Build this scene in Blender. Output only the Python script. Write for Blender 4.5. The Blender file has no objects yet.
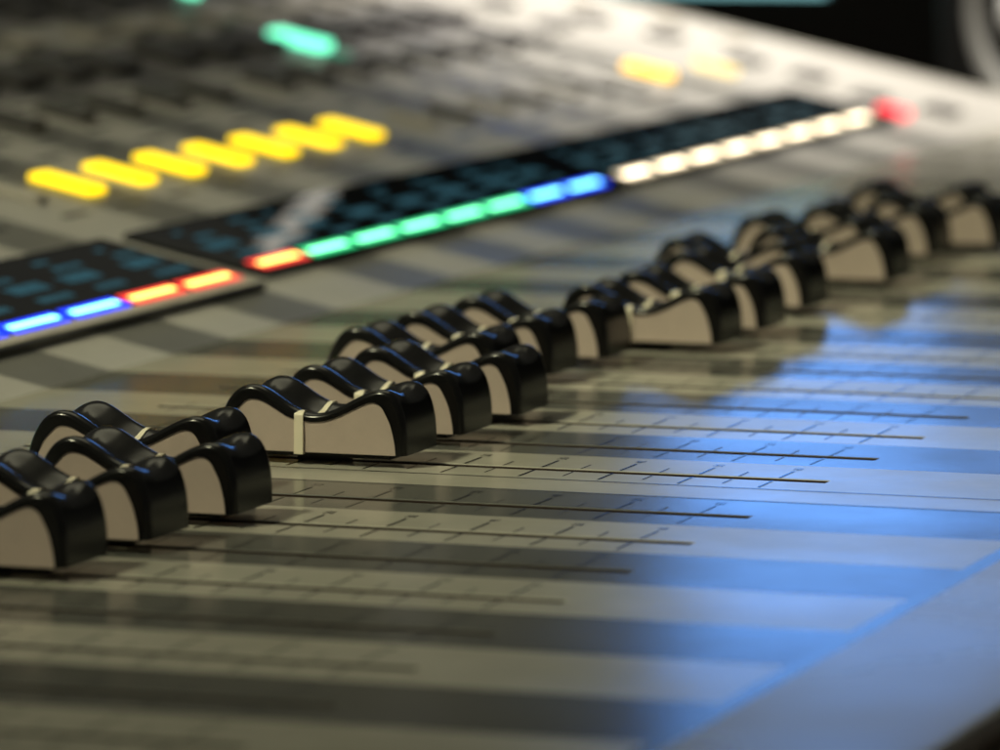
import bpy, bmesh, math, random
from mathutils import Vector, Matrix
random.seed(7)
S = 0.001                                   # everything below is written in millimetres
scene = bpy.context.scene
COL = scene.collection

# ------------------------------------------------------------------ helpers
def tag(o, label=None, cat=None, group=None, kind=None):
    if label: o['label'] = label
    if cat: o['category'] = cat
    if group: o['group'] = group
    if kind: o['kind'] = kind
    return o

def empty(name, loc=(0, 0, 0), rz=0.0):
    o = bpy.data.objects.new(name, None)
    o.empty_display_size = 0.01
    COL.objects.link(o)
    o.location = Vector(loc) * S
    o.rotation_euler = (0, 0, rz)
    return o

class MB:
    """collects faces (in mm) and links them as ONE mesh object"""
    def __init__(self):
        self.v, self.f, self.m = [], [], []
    def face(self, pts, mi=0):
        n = len(self.v)
        self.v += [tuple(p) for p in pts]
        self.f.append(tuple(range(n, n + len(pts))))
        self.m.append(mi)
    def box(self, x0, x1, y0, y1, z0, z1, mi=0, M=None):
        c = [Vector((x, y, z)) for z in (z0, z1) for y in (y0, y1) for x in (x0, x1)]
        if M: c = [M @ p for p in c]
        n = len(self.v)
        self.v += [tuple(p) for p in c]
        for q in ((0, 2, 3, 1), (4, 5, 7, 6), (0, 1, 5, 4), (2, 6, 7, 3), (0, 4, 6, 2), (1, 3, 7, 5)):
            self.f.append(tuple(n + i for i in q)); self.m.append(mi)
    def grid(self, rows, mi=0, flip=False):
        n = len(self.v); w = len(rows[0])
        for r in rows: self.v += [tuple(p) for p in r]
        for i in range(len(rows) - 1):
            for j in range(w - 1):
                q = (n + i*w + j, n + i*w + j + 1, n + (i+1)*w + j + 1, n + (i+1)*w + j)
                self.f.append(q[::-1] if flip else q); self.m.append(mi)
    def lathe(self, prof, seg=48, M=None, mi=0):
        rows = []
        for k in range(seg + 1):
            a = 2*math.pi*k/seg
            row = [Vector((r*math.cos(a), r*math.sin(a), z)) for r, z in prof]
            rows.append([M @ p for p in row] if M else row)
        self.grid(rows, mi)
    def build(self, name, mats, parent=None, smooth=False, bevel=0.0, M=None, weld=False, seg=2):
        me = bpy.data.meshes.new(name)
        me.from_pydata([Vector(p) * S for p in self.v], [], self.f)
        if not isinstance(mats, (list, tuple)): mats = [mats]
        for m in mats: me.materials.append(m)
        for p, mi in zip(me.polygons, self.m): p.material_index = mi
        if weld or bevel:
            bm = bmesh.new(); bm.from_mesh(me)
            bmesh.ops.remove_doubles(bm, verts=bm.verts, dist=1e-6)
            bmesh.ops.recalc_face_normals(bm, faces=bm.faces)
            if bevel:
                ed = [e for e in bm.edges if len(e.link_faces) == 2 and e.calc_face_angle(0) > 0.6]
                bmesh.ops.bevel(bm, geom=ed, offset=bevel*S, segments=seg, profile=0.5, affect='EDGES')
            bm.to_mesh(me); bm.free()
        if smooth:
            for p in me.polygons: p.use_smooth = True
            try: me.set_sharp_from_angle(angle=math.radians(38))
            except Exception: pass
        o = bpy.data.objects.new(name, me)
        COL.objects.link(o)
        if parent: o.parent = parent
        return o

def mat(name, col, rough=0.4, spec=0.5, metal=0.0, emit=None, es=1.0, noise=None, coat=0.0, bump=None):
    m = bpy.data.materials.new(name); m.use_nodes = True
    nt = m.node_tree; b = nt.nodes['Principled BSDF']
    b.inputs['Base Color'].default_value = (*col, 1)
    b.inputs['Roughness'].default_value = rough
    b.inputs['Specular IOR Level'].default_value = spec
    b.inputs['Metallic'].default_value = metal
    if coat:
        b.inputs['Coat Weight'].default_value = coat
        b.inputs['Coat Roughness'].default_value = 0.08
    if emit:
        b.inputs['Emission Color'].default_value = (*emit, 1)
        b.inputs['Emission Strength'].default_value = es
    if noise or bump:
        tc = nt.nodes.new('ShaderNodeTexCoord')
    if noise:                                # (scale, amount, roughness amount)
        sc, am, ra = noise
        n1 = nt.nodes.new('ShaderNodeTexNoise'); n1.inputs['Scale'].default_value = sc
        n1.inputs['Detail'].default_value = 6; n1.inputs['Roughness'].default_value = 0.65
        nt.links.new(tc.outputs['Object'], n1.inputs['Vector'])
        mr = nt.nodes.new('ShaderNodeMapRange')
        mr.inputs['From Min'].default_value = 0.3; mr.inputs['From Max'].default_value = 0.7
        mr.inputs['To Min'].default_value = 1 - am; mr.inputs['To Max'].default_value = 1 + am
        nt.links.new(n1.outputs['Fac'], mr.inputs['Value'])
        vm = nt.nodes.new('ShaderNodeVectorMath'); vm.operation = 'SCALE'
        vm.inputs[0].default_value = col
        nt.links.new(mr.outputs['Result'], vm.inputs['Scale'])
        nt.links.new(vm.outputs['Vector'], b.inputs['Base Color'])
        if ra:
            n2 = nt.nodes.new('ShaderNodeTexNoise'); n2.inputs['Scale'].default_value = sc*0.35
            n2.inputs['Detail'].default_value = 5
            nt.links.new(tc.outputs['Object'], n2.inputs['Vector'])
            m2 = nt.nodes.new('ShaderNodeMapRange')
            m2.inputs['From Min'].default_value = 0.3; m2.inputs['From Max'].default_value = 0.7
            m2.inputs['To Min'].default_value = rough - ra; m2.inputs['To Max'].default_value = rough + ra
            nt.links.new(n2.outputs['Fac'], m2.inputs['Value'])
            nt.links.new(m2.outputs['Result'], b.inputs['Roughness'])
    if bump:                                 # (scale, strength, distance m)
        n3 = nt.nodes.new('ShaderNodeTexNoise'); n3.inputs['Scale'].default_value = bump[0]
        n3.inputs['Detail'].default_value = 3
        nt.links.new(tc.outputs['Object'], n3.inputs['Vector'])
        bp = nt.nodes.new('ShaderNodeBump'); bp.inputs['Strength'].default_value = bump[1]
        bp.inputs['Distance'].default_value = bump[2]
        nt.links.new(n3.outputs['Fac'], bp.inputs['Height'])
        nt.links.new(bp.outputs['Normal'], b.inputs['Normal'])
    return m

M_LIGHT = mat('pale_panel_paint', (.40, .385, .33), .22, .75, noise=(90, .07, .05), bump=(2500, .06, .0001))
M_DARK = mat('dark_panel_paint', (.12, .12, .11), .20, .5, noise=(70, .10, .04), bump=(2500, .03, .0001))
M_LIGHTU = mat('pale_upper_paint', (.385, .372, .35), .42, .45, noise=(90, .07, .05))
M_DARKU = mat('dark_upper_paint', (.15, .148, .14), .36, .45, noise=(70, .10, .04))
M_BANDU = mat('grey_control_band', (.15, .143, .15), .42, .45, noise=(90, .08, .05))
M_BAND2 = mat('dark_control_band', (.075, .072, .076), .4, .45, noise=(90, .08, .05))
M_INK = mat('black_print', (.03, .03, .03), .22)
M_INK2 = mat('grey_print', (.10, .10, .10), .24)
M_SLOT = mat('slot_inside', (.030, .017, .011), .7, .2)
M_REST = mat('armrest_paint', (.34, .34, .36), .28, .7, noise=(60, .05, .04), bump=(1800, .08, .0001))
M_GAP = mat('glossy_trim', (.13, .15, .18), .19, .65)
M_SHELL = mat('black_cap_plastic', (.005, .005, .005), .22, .42, noise=(300, .2, .03))
M_BODY = mat('grey_cap_plastic', (.45, .37, .325), .42, .4, noise=(300, .05, .06), bump=(5000, .10, .0001))
M_LINE = mat('white_cap_line', (.72, .66, .52), .4, .4)
M_STEM_SHADE = mat('black_stem_and_shadow', (.01, .01, .01), .5)
M_GLASS = mat('black_display_glass', (.006, .007, .009), .025, .28, noise=(40, .2, 0))
M_FRAME = mat('display_lip', (.5, .46, .38), .4)
M_FRAMED = mat('display_lip_edge', (.012, .012, .012), .4)
M_LCD = mat('lit_lcd_text', (.005, .008, .01), .5, .08, emit=(.10, .36, .46), es=.28)
M_BTN = mat('black_button_rubber', (.055, .052, .05), .5, noise=(200, .2, .05))
M_BTNP = mat('pale_button_plastic', (.42, .39, .34), .4, noise=(200, .05, .05))
M_SIDE = mat('dark_console_side', (.035, .026, .02), .45, noise=(50, .25, .05))
LED = {
    'red': mat('lit_red', (.2, .02, .01), .3, emit=(1.5, .06, .05)),
    'green': mat('lit_green', (.02, .2, .08), .3, emit=(.02, .85, .28)),
    'blue': mat('lit_blue', (.02, .05, .2), .3, emit=(.01, .07, 2.0)),
    'white': mat('lit_white', (.3, .3, .25), .3, emit=(1.3, 1.05, .65)),
    'yellow': mat('lit_yellow', (.3, .2, .01), .3, emit=(2.1, 1.42, .003)),
    'amber': mat('lit_amber', (.06, .03, .0), .4, .2, emit=(3.0, 1.55, .0)),
    'pale yellow': mat('lit_pale_yellow', (.2, .15, .03), .4, .2, emit=(1.5, 1.1, .3)),
    'mint': mat('lit_mint', (.1, .3, .2), .3, emit=(.42, 2.4, 1.4)),
    'dim mint': mat('lit_dim_mint', (.05, .15, .1), .3, emit=(.04, .26, .15)),
    'ruby': mat('lit_ruby', (.1, .0, .005), .4, .2, emit=(2.4, .05, .11)),
}

CORE = {                                     # hot middle of each light bar's diffuser
    'red': mat('lit_red_core', (.2, .1, .05), .3, emit=(7, 3.0, .6)),
    'green': mat('lit_green_core', (.1, .3, .2), .3, emit=(1.1, 5.5, 2.5)),
    'blue': mat('lit_blue_core', (.1, .2, .3), .3, emit=(1.1, 4.2, 8)),
    'white': mat('lit_white_core', (.3, .3, .3), .3, emit=(7, 5.8, 4.0)),
}

# ------------------------------------------------------------------ the console's layout
P, G = 21.716, 9.945                         # channel pitch, gap between banks of eight
def slot_y(k):
    b = math.floor((k + 7) / 8)              # bank 0 = channels -7..0
    return k * P + b * G
LS = 107.0                                   # slot length
XB = -129.2                                  # where the fader panel bends up
XE = 33.5                                    # where the fader panel meets the armrest
Y0, Y1 = -330.0, 663.0
T = math.radians(12.5)
SMAX = 245.0
KMIN, KMAX = -15, 24
LO, HI = -8.7, P - 8.7
def stripes():
    """(y0, y1, dark?, channel or None)"""
    out = []
    for k in range(KMIN, KMAX + 1):
        y = slot_y(k)
        out.append((y + LO, y + HI, k % 2 == 0, k))
        if (k % 8) == 0:
            out.append((y + HI, y + HI + G, False, None))
    return out
ST = stripes()
YA, YB = ST[0][0], ST[-1][1]
def inc(s, y, h=0.0):
    return Vector((XB - s*math.cos(T) + h*math.sin(T), y, s*math.sin(T) + h*math.cos(T)))
def incM(s, y):
    """local frame on the raised panel: x up the slope (away from operator), y along the console, z out"""
    M = Matrix(((-math.cos(T), 0, math.sin(T)), (0, 1, 0), (math.sin(T), 0, math.cos(T)))).transposed()
    M = Matrix(((-math.cos(T), 0, math.sin(T)), (0, -1, 0), (math.sin(T), 0, math.cos(T))))
    M = M.to_4x4(); M.translation = inc(s, y)
    return M

console = empty('mixing_console', (0, 0, -58))
tag(console, 'long pale grey audio mixing console with striped panel and lit coloured buttons', 'mixing console')
def child(o):                                # console empty sits at its base
    o.parent = console; o.location = (0, 0, 58*S); return o

# glyph outlines for the small fader scale numerals
_gl = {}
def glyph(txt, size):
    if txt in _gl: return _gl[txt]
    cu = bpy.data.curves.new('scale_text', 'FONT'); cu.body = txt; cu.size = size
    cu.align_x = 'CENTER'; cu.align_y = 'CENTER'; cu.resolution_u = 2
    o = bpy.data.objects.new('scale_text', cu); COL.objects.link(o)
    dg = bpy.context.evaluated_depsgraph_get()
    me = o.evaluated_get(dg).to_mesh()
    r = ([tuple(v.co) for v in me.vertices], [tuple(p.vertices) for p in me.polygons])
    o.evaluated_get(dg).to_mesh_clear()
    bpy.data.objects.remove(o); bpy.data.curves.remove(cu)
    _gl[txt] = r
    return r

# ---- flat fader panel (with real slots), one mesh
fp = MB()
SW = 1.3
slots = []
def strip_cell(y0, y1, mi, k):
    if k is None:
        fp.face([(XB, y0, 0), (XE, y0, 0), (XE, y1, 0), (XB, y1, 0)], mi); return
    ys = slot_y(k); a, b = ys - SW, ys + SW
    fp.face([(XB, y0, 0), (XE, y0, 0), (XE, a, 0), (XB, a, 0)], mi)
    fp.face([(XB, b, 0), (XE, b, 0), (XE, y1, 0), (XB, y1, 0)], mi)
    fp.face([(XB, a, 0), (-LS, a, 0), (-LS, b, 0), (XB, b, 0)], mi)
    fp.face([(0, a, 0), (XE, a, 0), (XE, b, 0), (0, b, 0)], mi)
    # chamfered lip down to the slot walls
    c = .11
    fp.face([(-LS, b, 0), (0, b, 0), (-c, b - c, -c), (-LS + c, b - c, -c)], mi)
    fp.face([(0, a, 0), (-LS, a, 0), (-LS + c, a + c, -c), (-c, a + c, -c)], mi)
    fp.face([(0, b, 0), (0, a, 0), (-c, a + c, -c), (-c, b - c, -c)], mi)
    fp.face([(-LS, a, 0), (-LS, b, 0), (-LS + c, b - c, -c), (-LS + c, a + c, -c)], mi)
    slots.append((ys, c))
fp.face([(XB, Y0, 0), (XE, Y0, 0), (XE, YA, 0), (XB, YA, 0)], 0)
for y0, y1, d, k in ST: strip_cell(y0, y1, 1 if d else 0, k)
fp.face([(XB, YB, 0), (XE, YB, 0), (XE, Y1, 0), (XB, Y1, 0)], 0)
Z1 = .05
for y0, y1, d, k in ST:
    if k is None:
        for yy in (y0, y1):
            fp.face([(XB + 2, yy - .22, Z1), (XE - .5, yy - .22, Z1), (XE - .5, yy + .22, Z1), (XB + 2, yy + .22, Z1)], 3)
        continue
    ys = slot_y(k)
    for i in range(20):
        x = -6.6 - 5.1*i
        if x < -LS + 2: break
        strong = (i % 2 == 0)
        w = .17 if strong else .12
        mi = 2 if strong else 3
        up = 7.6 if strong else 5.2
        dn = -7.2 if strong else -5.4
        for ya, yb in ((ys + SW, ys + up), (ys + dn, ys - SW)):
            fp.face([(x - w, ya, Z1), (x + w, ya, Z1), (x + w, yb, Z1), (x - w, yb, Z1)], mi)
    for i, t in enumerate(['60', '50', '40', '30', '20', '10', '5', '0', '5', '10']):
        x = -6.6 - 10.2*i
        gv, gf = glyph(t, 1.9)
        n = len(fp.v)
        fp.v += [(x - v[1] + .0, ys + 9.6 + v[0], Z1) for v in gv]
        for f in gf:
            fp.f.append(tuple(n + q for q in f)); fp.m.append(2)
panel = child(fp.build('fader_panel', [M_LIGHT, M_DARK, M_INK, M_INK2]))
for ys, c in slots:
    m = MB(); a, b = ys - SW + c, ys + SW - c; x0, x1 = -LS + c, -c; zt, zb = -c, -7
    m.face([(x0, a, zb), (x1, a, zb), (x1, b, zb), (x0, b, zb)])
    m.face([(x0, b, zb), (x1, b, zb), (x1, b, zt), (x0, b, zt)])
    m.face([(x1, a, zb), (x0, a, zb), (x0, a, zt), (x1, a, zt)])
    m.face([(x1, b, zb), (x1, a, zb), (x1, a, zt), (x1, b, zt)])
    m.face([(x0, a, zb), (x0, b, zb), (x0, b, zt), (x0, a, zt)])
    m.build('fader_slot', M_SLOT, panel)

# ---- armrest: a glossy step, a wide matt rest and a rounded front, swept along the console
prof = [(XE, 0), (XE + 2.2, 0)]
ar = MB()
ar.grid([[(x, y, z) for x, z in prof] for y in (Y0, Y1)], 0)
prof2 = [(XE + 2.2, 0), (XE + 4, .06), (XE + 12, .42), (XE + 20, .78)] + [(59.4 + .9*math.sin(a), 0 + .9*math.cos(a)) for a in [math.radians(q) for q in range(0, 96, 12)]] + [(60.2, -1.4)]
ar.grid([[(x, y, z) for x, z in prof2] for y in (Y0, Y1)], 1)
child(ar.build('armrest', [M_GAP, M_REST], smooth=True))
sd = MB()
sd.face([(60.2, Y0, -1.4), (60.2, Y1, -1.4), (50, Y1, -58), (50, Y0, -58)][::-1])
sd.face([(50, Y0, -58), (50, Y1, -58), (-340, Y1, -58), (-340, Y0, -58)])
e1, e2 = inc(SMAX, Y0), inc(SMAX, Y1)
sd.face([tuple(e1), (-375, Y0, -58), (-375, Y1, -58), tuple(e2)])
for yy, fl in ((Y0 + .2, 1), (Y1 - .2, 0)):
    pts = [(58.0, yy, -2.0), (50, yy, -58), (-375, yy, -58), tuple(inc(SMAX, yy, -.3)), tuple(inc(0, yy, -.3)), (XE, yy, -.3), (55, yy, -1.4)]
    sd.face(pts if fl else pts[::-1])
child(sd.build('console_case', M_SIDE))
# pale far end strip standing a little proud
ec = MB()
ring = [(60.4, -3), (59, .9), (XE, .25), (XB, .25)] 
for dz, flip in ((0, 0),):
    a = [Vector((x, 0, z)) for x, z in ring] + [inc(SMAX, 0, .25)]
    ec.grid([[p + Vector((0, Y1 - .0, 0)) for p in a], [p + Vector((0, Y1 + 4, 0)) for p in a]], 0)
    ec.grid([[p + Vector((0, Y1 + 4, 0)) for p in a], [p + Vector((0, Y1 + 4, -22)) for p in a]], 0)
child(ec.build('end_trim', M_LIGHT))

# ---- raised upper panel with continuing stripes
up = MB()
def ustrip(y0, y1, mi):
    for s0, s1, k in ((0, 108, 0), (108, 129, 1), (129, 147, 0), (147, 172, 1), (172, SMAX, 0)):
        up.face([inc(s0, y0), inc(s0, y1), inc(s1, y1), inc(s1, y0)], (3 if mi == 0 else 4) if k and y0 < 560 else mi)
ustrip(Y0, YA, 0)
for y0, y1, d, k in ST: ustrip(y0, y1, 1 if d else 0)
ustrip(YB, Y1, 0)
for y0, y1, d, k in ST:                      # printed legends beside the buttons
    if k is None: continue
    yc = (y0 + y1)/2
    for s in (54, 79, 89, 104, 113, 128):
        up.face([inc(s, yc - 6, Z1), inc(s, yc + 4, Z1), inc(s + 1.6, yc + 4, Z1), inc(s + 1.6, yc - 6, Z1)], 2)
upper = child(up.build('upper_panel', [M_LIGHTU, M_DARKU, M_INK2, M_BANDU, M_BAND2]))

def button(s, yc, ls, ly, h, m, name='button', label=None):
    b = MB()
    b.box(-ls/2, ls/2, -ly/2, ly/2, -.2, h)
    o = b.build(name, m, upper, bevel=min(.45, h*.4))
    o.matrix_local = Matrix.Scale(1, 4)
    M = incM(s, yc); M.translation = M.translation * S
    o.matrix_parent_inverse = Matrix.Identity(4)
    o.matrix_local = M
    if label: o['label'] = label
    return o

def knob(s, yc, r, h):
    b = MB()
    b.lathe([(0, h), (r*.82, h), (r*.92, h - .5), (r, 0), (r, -.2)], 28)
    o = b.build('rotary_knob', M_BTN, upper, smooth=True, weld=True)
    M = incM(s, yc); M.translation = M.translation * S
    o.matrix_local = M
    return o

for y0, y1, d, k in ST:
    if k is None or k < 3: continue
    yc = slot_y(k) + 2.15
    if 10 <= k <= 16:
        button(66.9, yc, 11.6, 7.2, 1.2, LED['yellow'], label='lit yellow button')
    elif k == 24:
        button(67.5, yc - 2, 11.0, 5, 1.6, LED['amber'], label='lit amber button')
    else:
        button(66.3, yc, 10, 4, 1.4, M_BTNP if k % 2 else M_BTN)
    button(97.3, yc, 10, 6.2, 1.8, M_BTN)
    if k == 20:
        button(116.3, 463.2, 12.5, 7.0, 1.8, LED['mint'], label='lit mint green button')
        button(106.5, 461.5, 3.6, 5, .8, LED['dim mint'], name='indicator_light', label='dim green indicator')
    else:
        button(119.5, yc, 12, 12, 2.2, M_BTN)
    button(137, yc, 7, 9, 1.4, M_BTNP)
    if k == 21:
        button(158, 495, 9, 4, 1.6, LED['mint'], label='lit mint green button at the top edge')
    else:
        button(150.5, yc, 5, 9, 1.0, M_BTN)
    button(163, yc, 12, 15, 1.4, M_BTN)
# master section column at the far end
button(62.3, 583.5, 10, 5, 1.4, LED['pale yellow'], label='faint pale yellow lit button')
for s, y in ((86.9, 620), (63.5, 611), (48.1, 612), (30.4, 602), (15.2, 609), (104, 616), (122, 600), (104, 590)):
    button(s, y, 7, 12, 1.2, M_BTN)
for s, y in ((76, 640), (95, 645), (115, 640)):
    button(s, y, 5, 10, 1.2, M_BTNP)
button(19.7, 584.5, 7, 6, 1.6, LED['ruby'], name='warning_light', label='lit red warning light at the far end')

# ---- display modules
def display(y0, y1, s_lo, segs, lip):
    g = MB()
    h = 1.3
    g.box(s_lo + (3.2 if lip else 0), 41.5, y0, y1, .0, h, 0, M=Matrix.Identity(4))
    # box() is axis aligned: map (s,y,h) on to the slope
    g.v = [tuple(inc(v[0], v[1], v[2])) for v in g.v]
    mats = [M_GLASS]
    o = g.build('display_strip', M_GLASS, None, bevel=.3)
    child(o)
    l = MB(); l.box(s_lo, s_lo + 3.2 if lip else s_lo + .01, y0, y1 + (.0), .0, h - .1)
    if lip:
        l.v = [tuple(inc(v[0], v[1], v[2])) for v in l.v]
        lo = l.build('display_lip', M_FRAME, o, bevel=.25)
        e = MB(); e.box(s_lo - .9, s_lo, y0, y1, .02, h + .05)
        e.v = [tuple(inc(v[0], v[1], v[2])) for v in e.v]
        e.build('lip_shadow_edge', M_FRAMED, o)  # black edge strip, doubling as the shadow line below the raised lip
    for yc, colour, sc in segs:
        b = MB(); hl = P*.5 - (2.7 if colour == 'white' else 1.9)
        b.box(sc - 1.9, sc + 1.9, yc - hl - .6, yc + hl + .6, h - .4, h + .12)
        b.box(sc - .62, sc + .62, yc - hl + .8, yc + hl - .8, h - .3, h + .2, 1)
        b.v = [tuple(inc(v[0], v[1], v[2])) for v in b.v]
        q = b.build('light_bar', [LED[colour], CORE[colour]], o)
        q['label'] = 'glowing %s light bar' % colour
        # lit lettering above the bar: two short rows of characters
        t = MB(); rnd = random.Random(int(yc*10))
        for s0, s1, n, x0 in ((23.4, 25.2, rnd.randint(4, 8), rnd.uniform(-8, -4)), (27.8, 31.0, rnd.randint(4, 8), rnd.uniform(-8.2, -5)), (33.0, 34.4, rnd.randint(3, 6), rnd.uniform(-6, 0)), (36.4, 37.6, rnd.randint(2, 4), rnd.uniform(-8, 2))):
            x = x0
            for i in range(n):
                w = rnd.uniform(.7, 1.5)
                if x + w > 8.2: break
                t.face([inc(s0, yc + x, h + .03), inc(s0, yc + x + w, h + .03), inc(s1, yc + x + w, h + .03), inc(s1, yc + x, h + .03)])
                x += w + rnd.uniform(.35, .8)
        t.build('screen_lettering', M_LCD, o)
    return o
b1 = [(slot_y(k) + 2.15, 'red' if k >= 7 else ('blue' if k >= 4 else 'green'), 17.9) for k in range(1, 9)]
b2 = [(slot_y(k) + 2.6, 'red' if k == 9 else ('green' if k <= 14 else 'blue'), 19.2) for k in range(9, 17)]
b3 = [(slot_y(k) + 1.6, 'white', 19.2) for k in range(17, 25)]
display(21, 196.5, 13.2, b1, True)
display(205.6, 574.5, 15.8, b2 + b3, False)

# ------------------------------------------------------------------ fader caps
def lerp_profile(ctrl, n):
    """Catmull-Rom through the control points"""
    pts = [Vector(c) for c in ctrl]
    pts = [2*pts[0] - pts[1]] + pts + [2*pts[-1] - pts[-2]]
    out = []
    for i in range(1, len(pts) - 2):
        for j in range(n):
            t = j/n
            a, b, c, d = pts[i-1], pts[i], pts[i+1], pts[i+2]
            out.append(.5*((2*b) + (c - a)*t + (2*a - 5*b + 4*c - d)*t*t + (3*b - a - 3*c + d)*t**3))
    out.append(pts[-2])
    return out
outer = [(-12.5, 0), (-12.3, 2.0), (-11.8, 4.0), (-11.0, 5.8), (-9.9, 7.2), (-8.6, 7.95), (-7.3, 8.1), (-6.0, 7.75), (-4.4, 6.85), (-2.7, 5.8), (-1.0, 5.05), (.6, 4.8),
         (2.2, 5.0), (4.0, 5.7), (5.8, 6.65), (7.4, 7.45), (8.8, 7.95), (9.9, 8.05), (10.9, 7.75), (11.8, 6.9), (12.4, 5.6), (12.8, 3.9), (12.97, 2.0), (13.0, 0)]
inner = [(-11.3, 0), (-11.05, 1.6), (-10.6, 3.1), (-9.95, 4.4), (-9.1, 5.4), (-8.1, 6.25), (-7.0, 6.4), (-5.8, 6.1), (-4.3, 5.3), (-2.7, 4.4), (-1.0, 3.95), (.6, 3.8),
         (2.2, 3.95), (3.9, 4.5), (5.5, 5.25), (7.0, 6.0), (8.2, 6.45), (9.1, 6.45), (9.85, 5.95), (10.5, 4.85), (11.0, 3.75), (11.35, 2.5), (11.6, 1.2), (11.7, 0)]
NO = lerp_profile(outer, 5)
NI = lerp_profile(inner, 5)
def normals(pr):
    out = []
    for i in range(len(pr)):
        a = pr[max(0, i-1)]; b = pr[min(len(pr)-1, i+1)]
        d = (b - a).normalized()
        out.append(Vector((-d[1], d[0])))
    return out
NN = normals(NO)
HW = 5.9
YS = [-5.9, -5.88, -5.8, -5.65, -5.4, -5.15, -4.9, -4.6, -4.3, -3.9, -3.4, -2.8, -2.1, -1.1, 0]
YS = YS + [-y for y in YS[::-1][1:]]
def drop(x, y):
    ay = abs(y); e = 0.0
    if ay > 4.9:                                      # rounded rim, outer side
        q = min(1, (ay - 4.9)/1.0); e += .62*(1 - math.sqrt(max(0, 1 - q*q)))
    if ay < 4.9 and -11.5 < x < 12.3:                 # finger scoop between the two rims
        d = max(0, -7.6 - x)/3.9 if x < 0 else max(0, x - 9.8)/2.5
        q = 4.9 - ay
        e += (min(q, 2.3)**2*.105 + max(0, q - 2.3)*.48*(1 - .5*max(0, q - 2.3)/2.6)) * max(0, 1 - d)
    return e
def shell_point(i, y, lift=0.0):
    p = NO[i] - NN[i]*(drop(NO[i][0], y) - lift)
    return Vector((p[0], y, p[1]))
CZ = 1.6
def make_cap():
    root = empty('fader_cap')
    s = MB()
    rows = [[shell_point(i, y) for i in range(len(NO))] for y in YS]
    s.grid(rows)
    for y, fl in ((-HW, False), (HW, True)):
        s.grid([[Vector((p[0], y, p[1])) for p in NI], [shell_point(i, y) for i in range(len(NO))]], flip=fl)
        s.grid([[Vector((p[0], y*.9, p[1])) for p in NI], [Vector((p[0], y, p[1])) for p in NI]], flip=fl)
    for i in (0, -1):
        o = [shell_point(i if i == 0 else len(NO)-1, y) for y in YS]
        n = [Vector((NI[i][0], y, NI[i][1])) for y in YS]
        s.grid([o, n])
    s.v = [(a, b, c + CZ) for a, b, c in s.v]
    s.build('cap_shell', M_SHELL, root, smooth=True, weld=True)
    b = MB(); yb = HW - .12
    b.face([(p[0]*.995, -yb, p[1] + CZ) for p in NI][::-1]); b.face([(p[0]*.995, yb, p[1] + CZ) for p in NI])
    b.face([(-11.6, -yb, CZ), (-11.6, yb, CZ), (11.6, yb, CZ), (11.6, -yb, CZ)])
    b.build('cap_body', M_BODY, root)
    # raised white line: up one side, over the top, down the other
    l = MB(); x0, x1 = -1.70, -.52
    idx = [i for i in range(len(NO)) if x0 - .6 <= NO[i][0] <= x1 + .6]
    def top(x, y):
        best = min(range(len(NO)), key=lambda i: abs(NO[i][0] - x))
        return NO[best][1] - drop(x, y) + CZ
    path = [(-HW - .26, CZ - .25)] + [(y*1.02, top(-1.1, y) + .07) for y in YS] + [(HW + .26, CZ - .25)]
    l.grid([[(x0, y, z) for y, z in path], [(x1, y, z) for y, z in path]])
    inner = [(-HW + .4, CZ - .25)] + [(y*.96, top(-1.1, y) - .5) for y in YS] + [(HW - .4, CZ - .25)]
    l.grid([[(x0, y, z) for y, z in inner], [(x0, y, z) for y, z in path]])
    l.grid([[(x1, y, z) for y, z in path], [(x1, y, z) for y, z in inner]])
    l.build('pointer_line', M_LINE, root, smooth=True, weld=True)
    t = MB(); t.box(-3.5, 3.5, -.5, .5, -6, .45); t.box(-9.0, 9.6, -2.4, 2.4, .6, CZ + .5)  # wide black plate stands in for the shadow under the cap
    t.build('stem_and_shadow_plate', M_STEM_SHADE, root)
    return root
def copy_tree(o):
    c = o.copy(); COL.objects.link(c)
    for ch in o.children:
        d = ch.copy(); COL.objects.link(d); d.parent = c
    return c
caps = {  # channel: (x of the grey right hand corner, label)
    -3: (-55.5, 'black and grey fader cap cut by the left edge, nearest the camera'),
    -2: (-55.2, 'second fader cap from the camera, just behind the one cut by the left edge'),
    -1: (-53.9, 'third fader cap from the camera, ending the nearest cluster at the left'),
    0: (-65.0, 'fader cap pushed back behind the nearest left cluster, its humps showing above it'),
    1: (-53.5, 'sharp fader cap with white line down its full grey side, front of middle cluster'),
    2: (-54.0, 'fader cap just behind the sharp cap with the fully visible white line'),
    3: (-54.0, 'third black end in the middle front row, before the pushed back caps'),
    4: (-65.0, 'pushed back fader cap, nearest of the rear row in the middle cluster, mostly hidden'),
    5: (-64.8, 'fader cap in the middle rear row, its black end just beyond the front row'),
    6: (-64.2, 'fader cap with narrow grey side just left of the second visible white line'),
    7: (-54.2, 'fader cap right of centre with white line left of its broad grey side'),
    8: (-54.1, 'fader cap with thin grey side directly behind the right of centre white-line cap'),
    9: (-56.8, 'blurred fader cap with bright grey side, third black end right of centre'),
    10: (-64.5, 'pushed back cap whose humps rise behind the bright-sided cap right of centre'),
    11: (-55.6, 'blurred fader cap with broad grey side, front of the far right cluster'),
    12: (-65.0, 'blurred pushed back cap at the left end of the far right cluster'),
    13: (-60.5, 'blurred cap with narrow grey side, behind the broad-sided cap of the far cluster'),
    14: (-55.0, 'farthest front fader cap, its black end cut by the right edge'),
    15: (-64.5, 'farthest pushed back fader cap, its dark humps topping the far right cluster'),
}
proto = make_cap()
for n, (k, (xc, lab)) in enumerate(caps.items()):
    o = proto if n == 0 else copy_tree(proto)
    o.location = Vector((xc - 12.0, slot_y(k), 0))*S
    tag(o, lab, 'fader cap', 'fader caps along the console')

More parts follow.
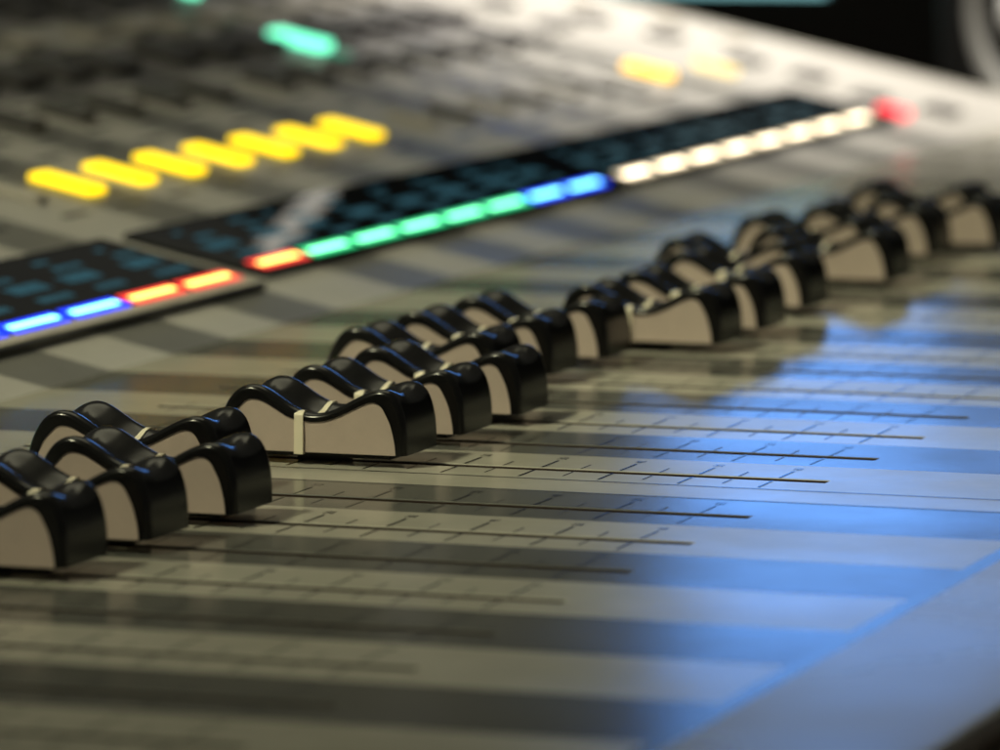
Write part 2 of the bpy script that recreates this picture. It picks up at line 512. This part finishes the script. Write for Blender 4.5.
# ------------------------------------------------------------------ what stands round the console
dk = MB(); dk.box(-900, 420, -900, 1500, -88, -58.4)
desk = dk.build('desk', mat('dark_desk_wood', (.045, .030, .020), .5, noise=(12, .35, .08)), bevel=3)
tag(desk, 'dark brown desk under the console, showing at the lower right corner', 'desk')
wl = MB(); wl.box(-3600, 2900, 6300, 6340, -900, 1600)
w = wl.build('wall', mat('dark_room_wall', (.02, .02, .022), .8, noise=(4, .2, .05)))
tag(w, kind='structure')
w['label'] = 'dark wall'
fl = MB(); fl.face([(-3600, -1500, -800), (2900, -1500, -800), (2900, 6300, -800), (-3600, 6300, -800)])
tag(fl.build('floor', mat('dark_floor', (.02, .02, .02), .8, noise=(4, .2, .05))), kind='structure')

# cyan-lit tablet beyond the far end, its back enlarged to block blue light
tb = empty('tablet', (-290, 890, -58.4), math.radians(8))
tag(tb, 'black tablet glowing pale cyan beyond the far end of the console, back enlarged to block light', 'tablet')
m = MB(); m.box(-80, 118, 3, 12, 34, 150)  # oversized slab, widened and raised to keep low blue light off the rear panel
m.build('blocker_casing', mat('tablet_black', (.006, .006, .006), .5), tb, bevel=2)
m = MB(); m.box(-66, 34, 2.0, 2.9, 73.6, 108)
m.build('screen', mat('cyan_screen', (.02, .04, .04), .2, emit=(.34, .78, .80), es=1.0), tb)
m = MB(); m.box(50, 58, 10, 18, 0, 60)
m.build('stand_neck', mat('grey_stand', (.10, .10, .10), .35), tb, bevel=1)
m = MB(); m.box(0, 110, -10, 60, 0, 3)
m.build('stand_foot', mat('dark_stand', (.02, .02, .02), .4), tb, bevel=1)

# small round-coned desk speaker
C0 = Vector((187.117, -602.134, 91.087))
sp_c = Vector((-161.9, 761.7, 18))
spk = empty('desk_speaker', (sp_c.x, sp_c.y, -58.4))
tag(spk, 'small black desk speaker with grey ring and white cone, cut by the top right corner', 'speaker')
dirv = (C0 - sp_c); az = math.atan2(dirv.y, dirv.x) - math.radians(51)
R = Matrix.Rotation(az + math.pi/2, 4, 'Z')            # local -y faces out
cz = sp_c.z + 58.4
bx = MB(); bx.box(-40, 44, 0, 90, 0, 150, M=R)
bx.build('cabinet', mat('speaker_black', (.008, .008, .008), .5, noise=(60, .2, .05)), spk, bevel=3)
RM = R @ Matrix.Translation((0, 0, cz)) @ Matrix.Rotation(math.pi/2, 4, 'X')
rg = MB(); rg.lathe([(19.6, .5), (20.4, 1.6), (22.4, 2.4), (25, 1.8), (26, .3)], 48, M=RM)
rg.build('surround_ring', mat('grey_rubber_ring', (.32, .32, .30), .5), spk, smooth=True)
cn = MB(); cn.lathe([(0, .4), (19.8, .4)], 48, M=RM)
cn.build('cone', mat('black_cone', (.008, .008, .008), .6), spk, smooth=True)
dm = MB(); dm.lathe([(0, 5.5), (4, 5.2), (8, 3.8), (10.6, 1.8), (11.6, .5)], 40, M=RM)
dm.build('dust_cap', mat('white_dome', (.85, .85, .82), .4), spk, smooth=True)

# ------------------------------------------------------------------ light
world = bpy.data.worlds.new('World'); scene.world = world; world.use_nodes = True
bg = world.node_tree.nodes['Background']
bg.inputs['Color'].default_value = (1.0, .97, .80, 1); bg.inputs['Strength'].default_value = .045

def area(name, loc, target, sx, sy, power, col):
    l = bpy.data.lights.new(name, 'AREA'); l.shape = 'RECTANGLE'; l.size = sx; l.size_y = sy
    l.energy = power; l.color = col
    o = bpy.data.objects.new(name, l); COL.objects.link(o)
    o.location = Vector(loc)*S
    o.rotation_euler = (Vector(target) - Vector(loc)).to_track_quat('-Z', 'Y').to_euler()
    return o
key = area('warm_room_lamp', (-700, -780, 1400), (20, 190, 0), .22, .22, .60, (1, .965, .62))
key.data.spread = math.radians(24)
area('warm_overhead_fill', (-260, 480, 820), (-60, 60, 0), .6, .6, 1.15, (1, .95, .66))  # unseen soft fill, added for the olive tone in the cap scoops
BLUE = (.13, .39, 1.06)
area('blue_stage_light', (-1505, 5000, 720), (-1505, 0, 720), .27, .36, 1.45, BLUE)
area('blue_stage_light', (-1135, 5000, 675), (-1135, 0, 675), .47, .27, 1.75, BLUE)
area('blue_stage_light', (-535, 5000, 220), (-535, 0, 220), .73, .56, 8.5, (.26, .55, 1.0))
area('glass_streak_light', (-280, 625, 103), (-280, 560, 0), .005, .03, .00045, (1, .95, .82))  # unseen strip, added to reflect as a pale streak in the display glass
sp = bpy.data.lights.new('console_end_lamp', 'SPOT'); sp.energy = 11; sp.color = (1, .93, .82)
sp.spot_size = math.radians(74); sp.spot_blend = 1.0; sp.shadow_soft_size = .03
so = bpy.data.objects.new('console_end_lamp', sp); COL.objects.link(so)
so.location = Vector((-235, 715, 270))*S
so.rotation_euler = (Vector((-180, 650, 10)) - Vector((-235, 715, 270))).to_track_quat('-Z', 'Y').to_euler()

# ------------------------------------------------------------------ camera
cam = bpy.data.cameras.new('camera'); co = bpy.data.objects.new('camera', cam); COL.objects.link(co)
Fv = Vector((-0.33786879, 0.93385063, -0.11733578))
Rv = Vector((0.94045916, 0.33989425, -0.00290912)); Uv = Rv.cross(Fv)
Mx = Matrix((Rv, Uv, -Fv)).transposed().to_4x4(); Mx.translation = C0*S
co.matrix_world = Mx
cam.sensor_width = 36; cam.lens = 36*5.5
cam.clip_start = .01; cam.clip_end = 50
cam.dof.use_dof = True; cam.dof.focus_distance = .668; cam.dof.aperture_fstop = 32
scene.camera = co

scene.view_settings.view_transform = 'Standard'
scene.view_settings.look = 'None'
scene.view_settings.exposure = 0; scene.view_settings.gamma = 1
scene.render.engine = 'CYCLES'
try:
    scene.cycles.use_denoising = True
    scene.cycles.sample_clamp_indirect = 6
except Exception: pass
